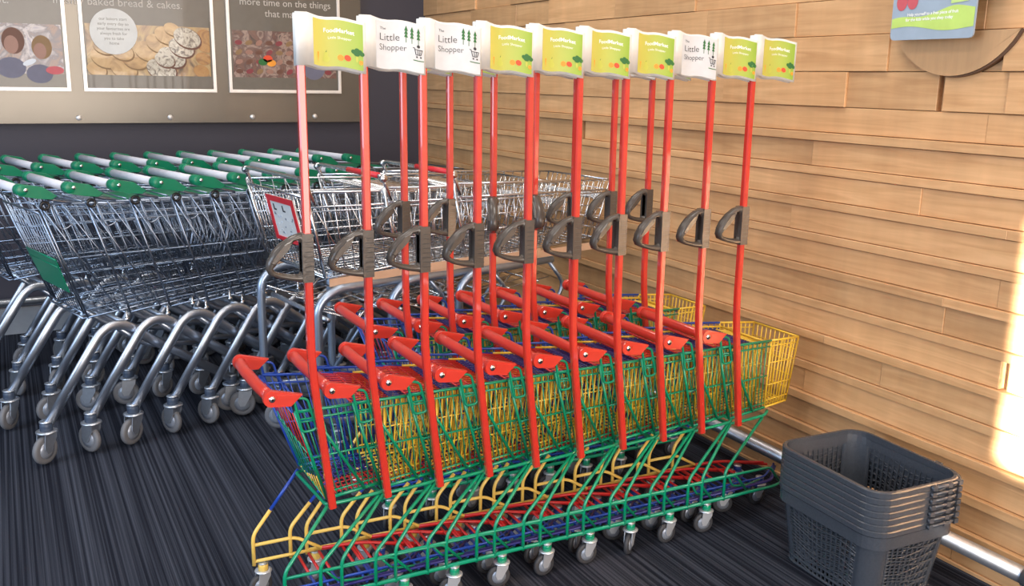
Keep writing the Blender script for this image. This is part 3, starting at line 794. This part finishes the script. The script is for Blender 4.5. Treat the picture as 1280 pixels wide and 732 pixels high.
def pd(b,cx,cz,rx,rz,m,d,rot=0,n=20):
    c,s=math.cos(rot),math.sin(rot)
    b.add([(cx+rx*math.cos(2*PI*i/n)*c-rz*math.sin(2*PI*i/n)*s,-d,cz+rx*math.cos(2*PI*i/n)*s+rz*math.sin(2*PI*i/n)*c) for i in range(n)],[tuple(range(n))],m)
def pq(b,x0,x1,z0,z1,m,d): b.add([(x0,-d,z0),(x1,-d,z0),(x1,-d,z1),(x0,-d,z1)],[(0,1,2,3)],m)
YP=YB-.05      # panel front plane
single('display_panel',lambda b:b.box((-3.6,YP,1.175),(2.04,YB,2.75),PANEL),'bronze grey metal display panel on dark wall behind the framed posters','panel')
def bolt(b): b.lathe([(.011,-.009),(.015,-.006),(.015,0)],(0,0,0),FRAME,'y',14)
pos=[(.389,1.205,'under gap between left poster and pastry poster'),(.873,1.207,'under the pastry poster'),(1.345,1.208,'under left part of the poster about time'),(1.73,1.21,'right of the first red pole, under the poster about time')]
for i,(x,z,l) in enumerate(pos):
    single('panel_bolt',bolt,'round steel panel bolt '+l,'bolt',(x,YP-.0,z),group='panel bolts',key='bolt')
def poster(x0,x1,z0,z1,label,fn):
    t=thing('framed_poster',label,'poster',(0,YP,0),0,'framed posters')
    def sheet(b):
        b.box((x0+.01,-.010,z0+.01),(x1-.01,-.002,z1-.01),PST)
    part('poster_sheet',t,sheet,'sheet%f'%x0); part('frame',t,pframe(x0,x1,z0,z1),'fr%f'%x0,label='silver snap frame')
    part('print',t,fn,'pr%f'%x0)
def p1(b):
    pq(b,-.33,.335,1.44,1.70,PH1,.0105)
    for hx,hz,r,hm in((.10,1.61,.055,HAIR),(.235,1.58,.050,HAIR2),(-.12,1.6,.055,HAIR)):
        pd(b,hx,hz,r,r*1.25,hm,.0109); pd(b,hx-.01,hz-.02,r*.62,r*.85,SKIN,.0113); pd(b,hx-.02,hz-.14,r*1.3,r*1.0,SHIRT,.0107)
    pd(b,.29,1.46,.045,.022,PINK,.0115); pd(b,.17,1.50,.035,.014,PALE,.0114,.4)
    textmb(b,'for all the rest.',.066,lambda x,z:(.10+x,-.0108,1.80+z),TXT,'RIGHT')
def p2(b):
    pq(b,.455,1.115,1.44,1.715,PH2,.0105)
    for i,(cx,cz,r) in enumerate(((.50,1.47,.045),(.545,1.535,.065),(.64,1.475,.062),(.545,1.60,.055),(.70,1.53,.062),(.77,1.575,.062),(.635,1.57,.055),(.83,1.62,.058),(.875,1.665,.055),(.91,1.70,.04))):
        pd(b,cx+.004,cz-.006,r*1.2,r*.88,HAIR2,.01065+.0003*i,-.4); pd(b,cx,cz,r*1.15,r*.82,BUN,.0108+.0003*i,-.4); 
    for i,(cx,cz,r) in enumerate(((.84,1.475,.075),(.90,1.545,.07),(.955,1.60,.065),(.99,1.655,.07),(.86,1.53,.05))):
        pd(b,cx+.004,cz-.006,r*1.15,r*.82,HAIR,.01405+.0003*i,-.4); pd(b,cx,cz,r*1.1,r*.75,BUN2,.0142+.0003*i,-.4)
    for i,(cx,cz) in enumerate(((1.06,1.47),(1.075,1.54),(1.09,1.61),(1.09,1.67))): pd(b,cx,cz,.045,.035,BUN3,.0138+.0003*i,-.3)
    pq(b,.455,1.115,1.36,1.44,PST,.0175); pq(b,1.115,1.13,1.4,1.75,PST,.0172); 
    textmb(b,'freshly baked bread & cakes.',.058,lambda x,z:(.975+x,-.0108,1.812+z),TXT,'RIGHT')
    textmb(b,'Come in and see us',.075,lambda x,z:(.785+x,-.0108,1.97+z),TXT)
def p2badge(b):
    pd(b,.600,1.675,.123,.123,WHT,.019,n=36)
    for k,t in enumerate(('our bakers start','early every day so','your favourites are','always fresh for','you to take','home')): textmb(b,t,.022,lambda x,z:(.600+x,-.0194,1.735-.026*k+z),PST)
def p3(b):
    pq(b,1.245,1.87,1.44,1.71,PH3,.0105)
    for r in range(4):
        for k in range(10): pd(b,1.28+.06*k,1.475+.055*r,.022,.014,[HAIR,SKIN,HAIR2,REDW2][(k*3+r)%4],.0108,.3*((k+r)%3))
    pd(b,1.73,1.60,.05,.06,SKIN,.0115); pd(b,1.73,1.50,.07,.07,SHIRT,.0112); pd(b,1.73,1.63,.055,.045,HAIR,.0118)
    for cx,cz,m in((1.42,1.53,BRO),(1.45,1.55,TOM),(1.47,1.525,ORG)): pd(b,cx,cz,.028,.02,m,.0116)
    textmb(b,'more time on the things',.056,lambda x,z:(1.570+x,-.0108,1.855+z),TXT)
    textmb(b,'that matter',.056,lambda x,z:(1.570+x,-.0108,1.792+z),TXT)
    textmb(b,'so you can spend',.056,lambda x,z:(1.570+x,-.0108,1.918+z),TXT)
poster(-.36,.362,1.35,2.35,'silver framed poster at far left, people pictured under pale lettering',p1)
poster(.428,1.142,1.35,2.35,'silver framed pastry poster with round white badge, doughnuts and buns',p2)
part('round_badge',[o for o in bpy.data.objects if o.name=='framed_poster.001'][0],p2badge,label='round white badge')
poster(1.215,1.90,1.35,2.35,'silver framed poster about spending more time, behind first flag',p3)
# apple sign and round wooden inlay on the wood wall
SBLUE=mat('blue_grey_sign',(.33,.41,.50),.45); LIME=mat('lime_band',(.50,.68,.16),.5); LIME2=mat('lime_patch',(.55,.75,.25),.5)
def sign(b):
    # face towards -x; y runs away from the camera
    Y0,Y1=1.784,2.068; X=XW-.075
    pts=arc(0,0,1,1,0,1,1)
    r=.014
    poly=[(Y1,2.0),(Y0,2.0)]+[(Y0+r-r*math.cos(a),1.588+r-r*math.sin(a)) for a in(0,.5,1.0,1.57)]+[(Y1-r+r*math.sin(a),1.588+r-r*math.cos(a)) for a in(0,.5,1.0,1.57)]
    n=len(poly)
    b.add([(X,y,z) for y,z in poly]+[(X+.006,y,z) for y,z in poly],[tuple(range(n)),tuple(range(2*n-1,n-1,-1))]+[((i+1)%n,i,n+i,n+(i+1)%n) for i in range(n)],SBLUE)
def signprint(b):
    Y0,Y1=1.786,2.066; X=XW-.0758
    N=24; lo=[];hi=[]
    for i in range(N+1):
        t=i/N; y=Y1+(Y0-Y1)*t
        lo.append((X,y,1.622+.006*math.sin(t*7)-.006*t)); hi.append((X,y,1.645+.03*min(1,t*1.3)+.006*math.sin(t*9+1)))
    vs=lo+hi; b.add(vs,[(i,i+1,N+2+i,N+1+i) for i in range(N)],LIME)
    def dd(cy,cz,ry,rz,m,d=.0006,n=16): b.add([(X-d,cy+ry*math.cos(2*PI*i/n),cz+rz*math.sin(2*PI*i/n)) for i in range(n)],[tuple(range(n))],m)
    dd(2.035,1.697,.019,.024,PINK); dd(2.028,1.716,.014,.016,PINK,.0005); dd(1.997,1.699,.019,.024,PINK); dd(1.99,1.718,.014,.016,PINK,.0005)
    for cy in(2.03,1.992): dd(cy,1.745,.003,.012,BRO)
    b.add([(X-.0006,1.865,1.685),(X-.0006,1.81,1.69),(X-.0006,1.80,1.80),(X-.0006,1.87,1.80)],[(0,1,2,3)],LIME2)
    textmb(b,'Help yourself to a free piece of fruit',.0125,lambda x,y:(X-.0007,1.925-x*.95,1.658+y+.06*x*-.0+x*-.02*-1),PRINTW,bold=.0003)
    textmb(b,'for the kids while you shop today',.0125,lambda x,y:(X-.0007,1.935-x*.95,1.643+y+x*.02),PRINTW,bold=.0003)
def signposts(b):
    for y in(1.80,2.05): b.tube([(XW-.069,y,1.95),(XW-.004,y,1.95)],.006,GALV,8)
    b.box((XW-.069,1.745,1.70),(XW-.0,1.785,1.95),DGR)
ts=thing('wall_sign','blue grey sign with lime band and two red apples on wood wall','sign')
part('sign_board',ts,sign); part('sign_print',ts,signprint); part('bracket',ts,signposts,label='dark bracket')
def seg_pts(R):
    c=(1.885,1.719); out=[]
    a0=-math.acos(min(1,.185/R)) ; a1=-PI+math.asin(.107/R)
    a0=math.atan2(-math.sqrt(R*R-.185**2),.185)
    for i in range(25):
        a=a0+(a1-a0)*i/24; out.append((c[0]+R*math.cos(a),c[1]+R*math.sin(a)))
    return out
def inlay(b):
    P=[(2.07,1.611)]+seg_pts(.235); P.append((P[-1][0],1.611)); X=XW-.0245; n=len(P)
    vs=[(XW,y,z) for y,z in P]+[(X,y,z) for y,z in P]
    b.add(vs,[tuple(range(n,2*n))]+[(i,(i+1)%n,n+(i+1)%n,n+i) for i in range(n)],WOOD2)
def groove(b):  # raised strip; the shade of the gap is put into its dark colour
    P=seg_pts(.237)[10:]; X=XW-.0250; n=len(P); vs=[]; c=(1.885,1.719)
    for i,(y,z) in enumerate(P):
        w=.0015+.0075*min(1,i/(n-3)); d=Vector((y-c[0],z-c[1])).normalized()
        for k,xx in((0,XW),(w,XW),(0,X),(w,X)): vs.append((xx,y+d.x*k,z+d.y*k))
    fs=[]
    for i in range(n-1):
        o=4*i; fs+=[(o+2,o+3,o+7,o+6),(o+1,o+5,o+7,o+3),(o,o+2,o+6,o+4)]
    fs+=[(0,1,3,2),(4*n-4,4*n-2,4*n-1,4*n-3)]
    b.add(vs,fs,GAPSHADE)
WOOD2=mat('light_maple_disc',(.54,.325,.165),.42,bump=(14,.15),var=.12); GAPSHADE=mat('painted_gap_shade',(.10,.045,.02),.6)
nt=WOOD2.node_tree
for nd in nt.nodes:
    if nd.type=='TEX_NOISE':
        mp=nt.nodes.new('ShaderNodeMapping'); mp.inputs['Rotation'].default_value=(.25,0,0); mp.inputs['Scale'].default_value=(1,6,.6)
        nt.links.new(nd.inputs['Vector'].links[0].from_socket,mp.inputs[0]); nt.links.new(mp.outputs[0],nd.inputs['Vector']); nd.inputs['Detail'].default_value=5
ti=thing('wall_inlay','pale wooden board with curved lower edge set in plank wall beneath the sign','wall decoration')
part('board',ti,inlay); part('gap_shade_strip',ti,groove,label='dark curved strip, painted gap shadow')

# ------------------------------------------------------------------ light
w=bpy.data.worlds.new('World'); SC.world=w; w.use_nodes=True; nt=w.node_tree
bg=nt.nodes['Background']; tc=nt.nodes.new('ShaderNodeTexCoord'); sp=nt.nodes.new('ShaderNodeSeparateXYZ'); r=nt.nodes.new('ShaderNodeValToRGB')
nt.links.new(tc.outputs['Generated'],sp.inputs[0]); nt.links.new(sp.outputs['Z'],r.inputs[0])
r.color_ramp.elements[0].position=0; r.color_ramp.elements[0].color=(.20,.23,.30,1); r.color_ramp.elements[1].position=.5; r.color_ramp.elements[1].color=(.60,.76,1.0,1)
nt.links.new(r.outputs[0],bg.inputs[0]); bg.inputs[1].default_value=1.7
def area(name,loc,target,sx,sy,e,col,spread=None):
    l=bpy.data.lights.new(name,'AREA'); l.shape='RECTANGLE'; l.size=sx; l.size_y=sy; l.energy=e; l.color=col
    if spread: l.spread=spread
    o=bpy.data.objects.new(name,l); COL.objects.link(o); o.location=loc
    o.rotation_euler=(Vector(target)-Vector(loc)).to_track_quat('-Z','Y').to_euler(); return o
area('shopfront_daylight',(1.1,-3.2,1.55),(1.3,2.5,1.2),4.0,2.9,310,(1,.88,.77))
area('side_daylight',(-3.6,1.5,1.9),(1.0,3.2,.8),2.6,2.0,120,(.62,.79,1))
for i,(x,y) in enumerate(((.2,1.2),(.2,3.6),(1.7,2.0),(1.7,4.4),(-1.5,3.0))):
    area('ceiling_light_panel',(x,y,3.15),(x,y,0),.6,.6,18,(1,.95,.88))
# low sun beam coming through the entrance onto the end of the wood wall
area('sun_beam',(-1.0,-2.35,1.25),(2.5,1.29,.76),.36,.70,70,(1,.93,.82),math.radians(1.2))

# ------------------------------------------------------------------ camera
F=1170.
M=[(0.88052822,-0.47368809,0.0170187),(-0.09036023,-0.20299853,-0.97500083),(0.46530106,0.85697794,-0.2215485)]
cd=bpy.data.cameras.new('camera'); cam=bpy.data.objects.new('camera',cd); COL.objects.link(cam); SC.camera=cam
cd.sensor_fit='HORIZONTAL'; cd.sensor_width=36; cd.lens=36*F/1280; cd.clip_start=.05
cam.matrix_world=Matrix(((M[0][0],-M[1][0],-M[2][0],0),(M[0][1],-M[1][1],-M[2][1],0),(M[0][2],-M[1][2],-M[2][2],1.45),(0,0,0,1)))
vs=SC.view_settings; vs.view_transform='Standard'; vs.look='None'; vs.exposure=.08; vs.gamma=1; vs.use_curve_mapping=False
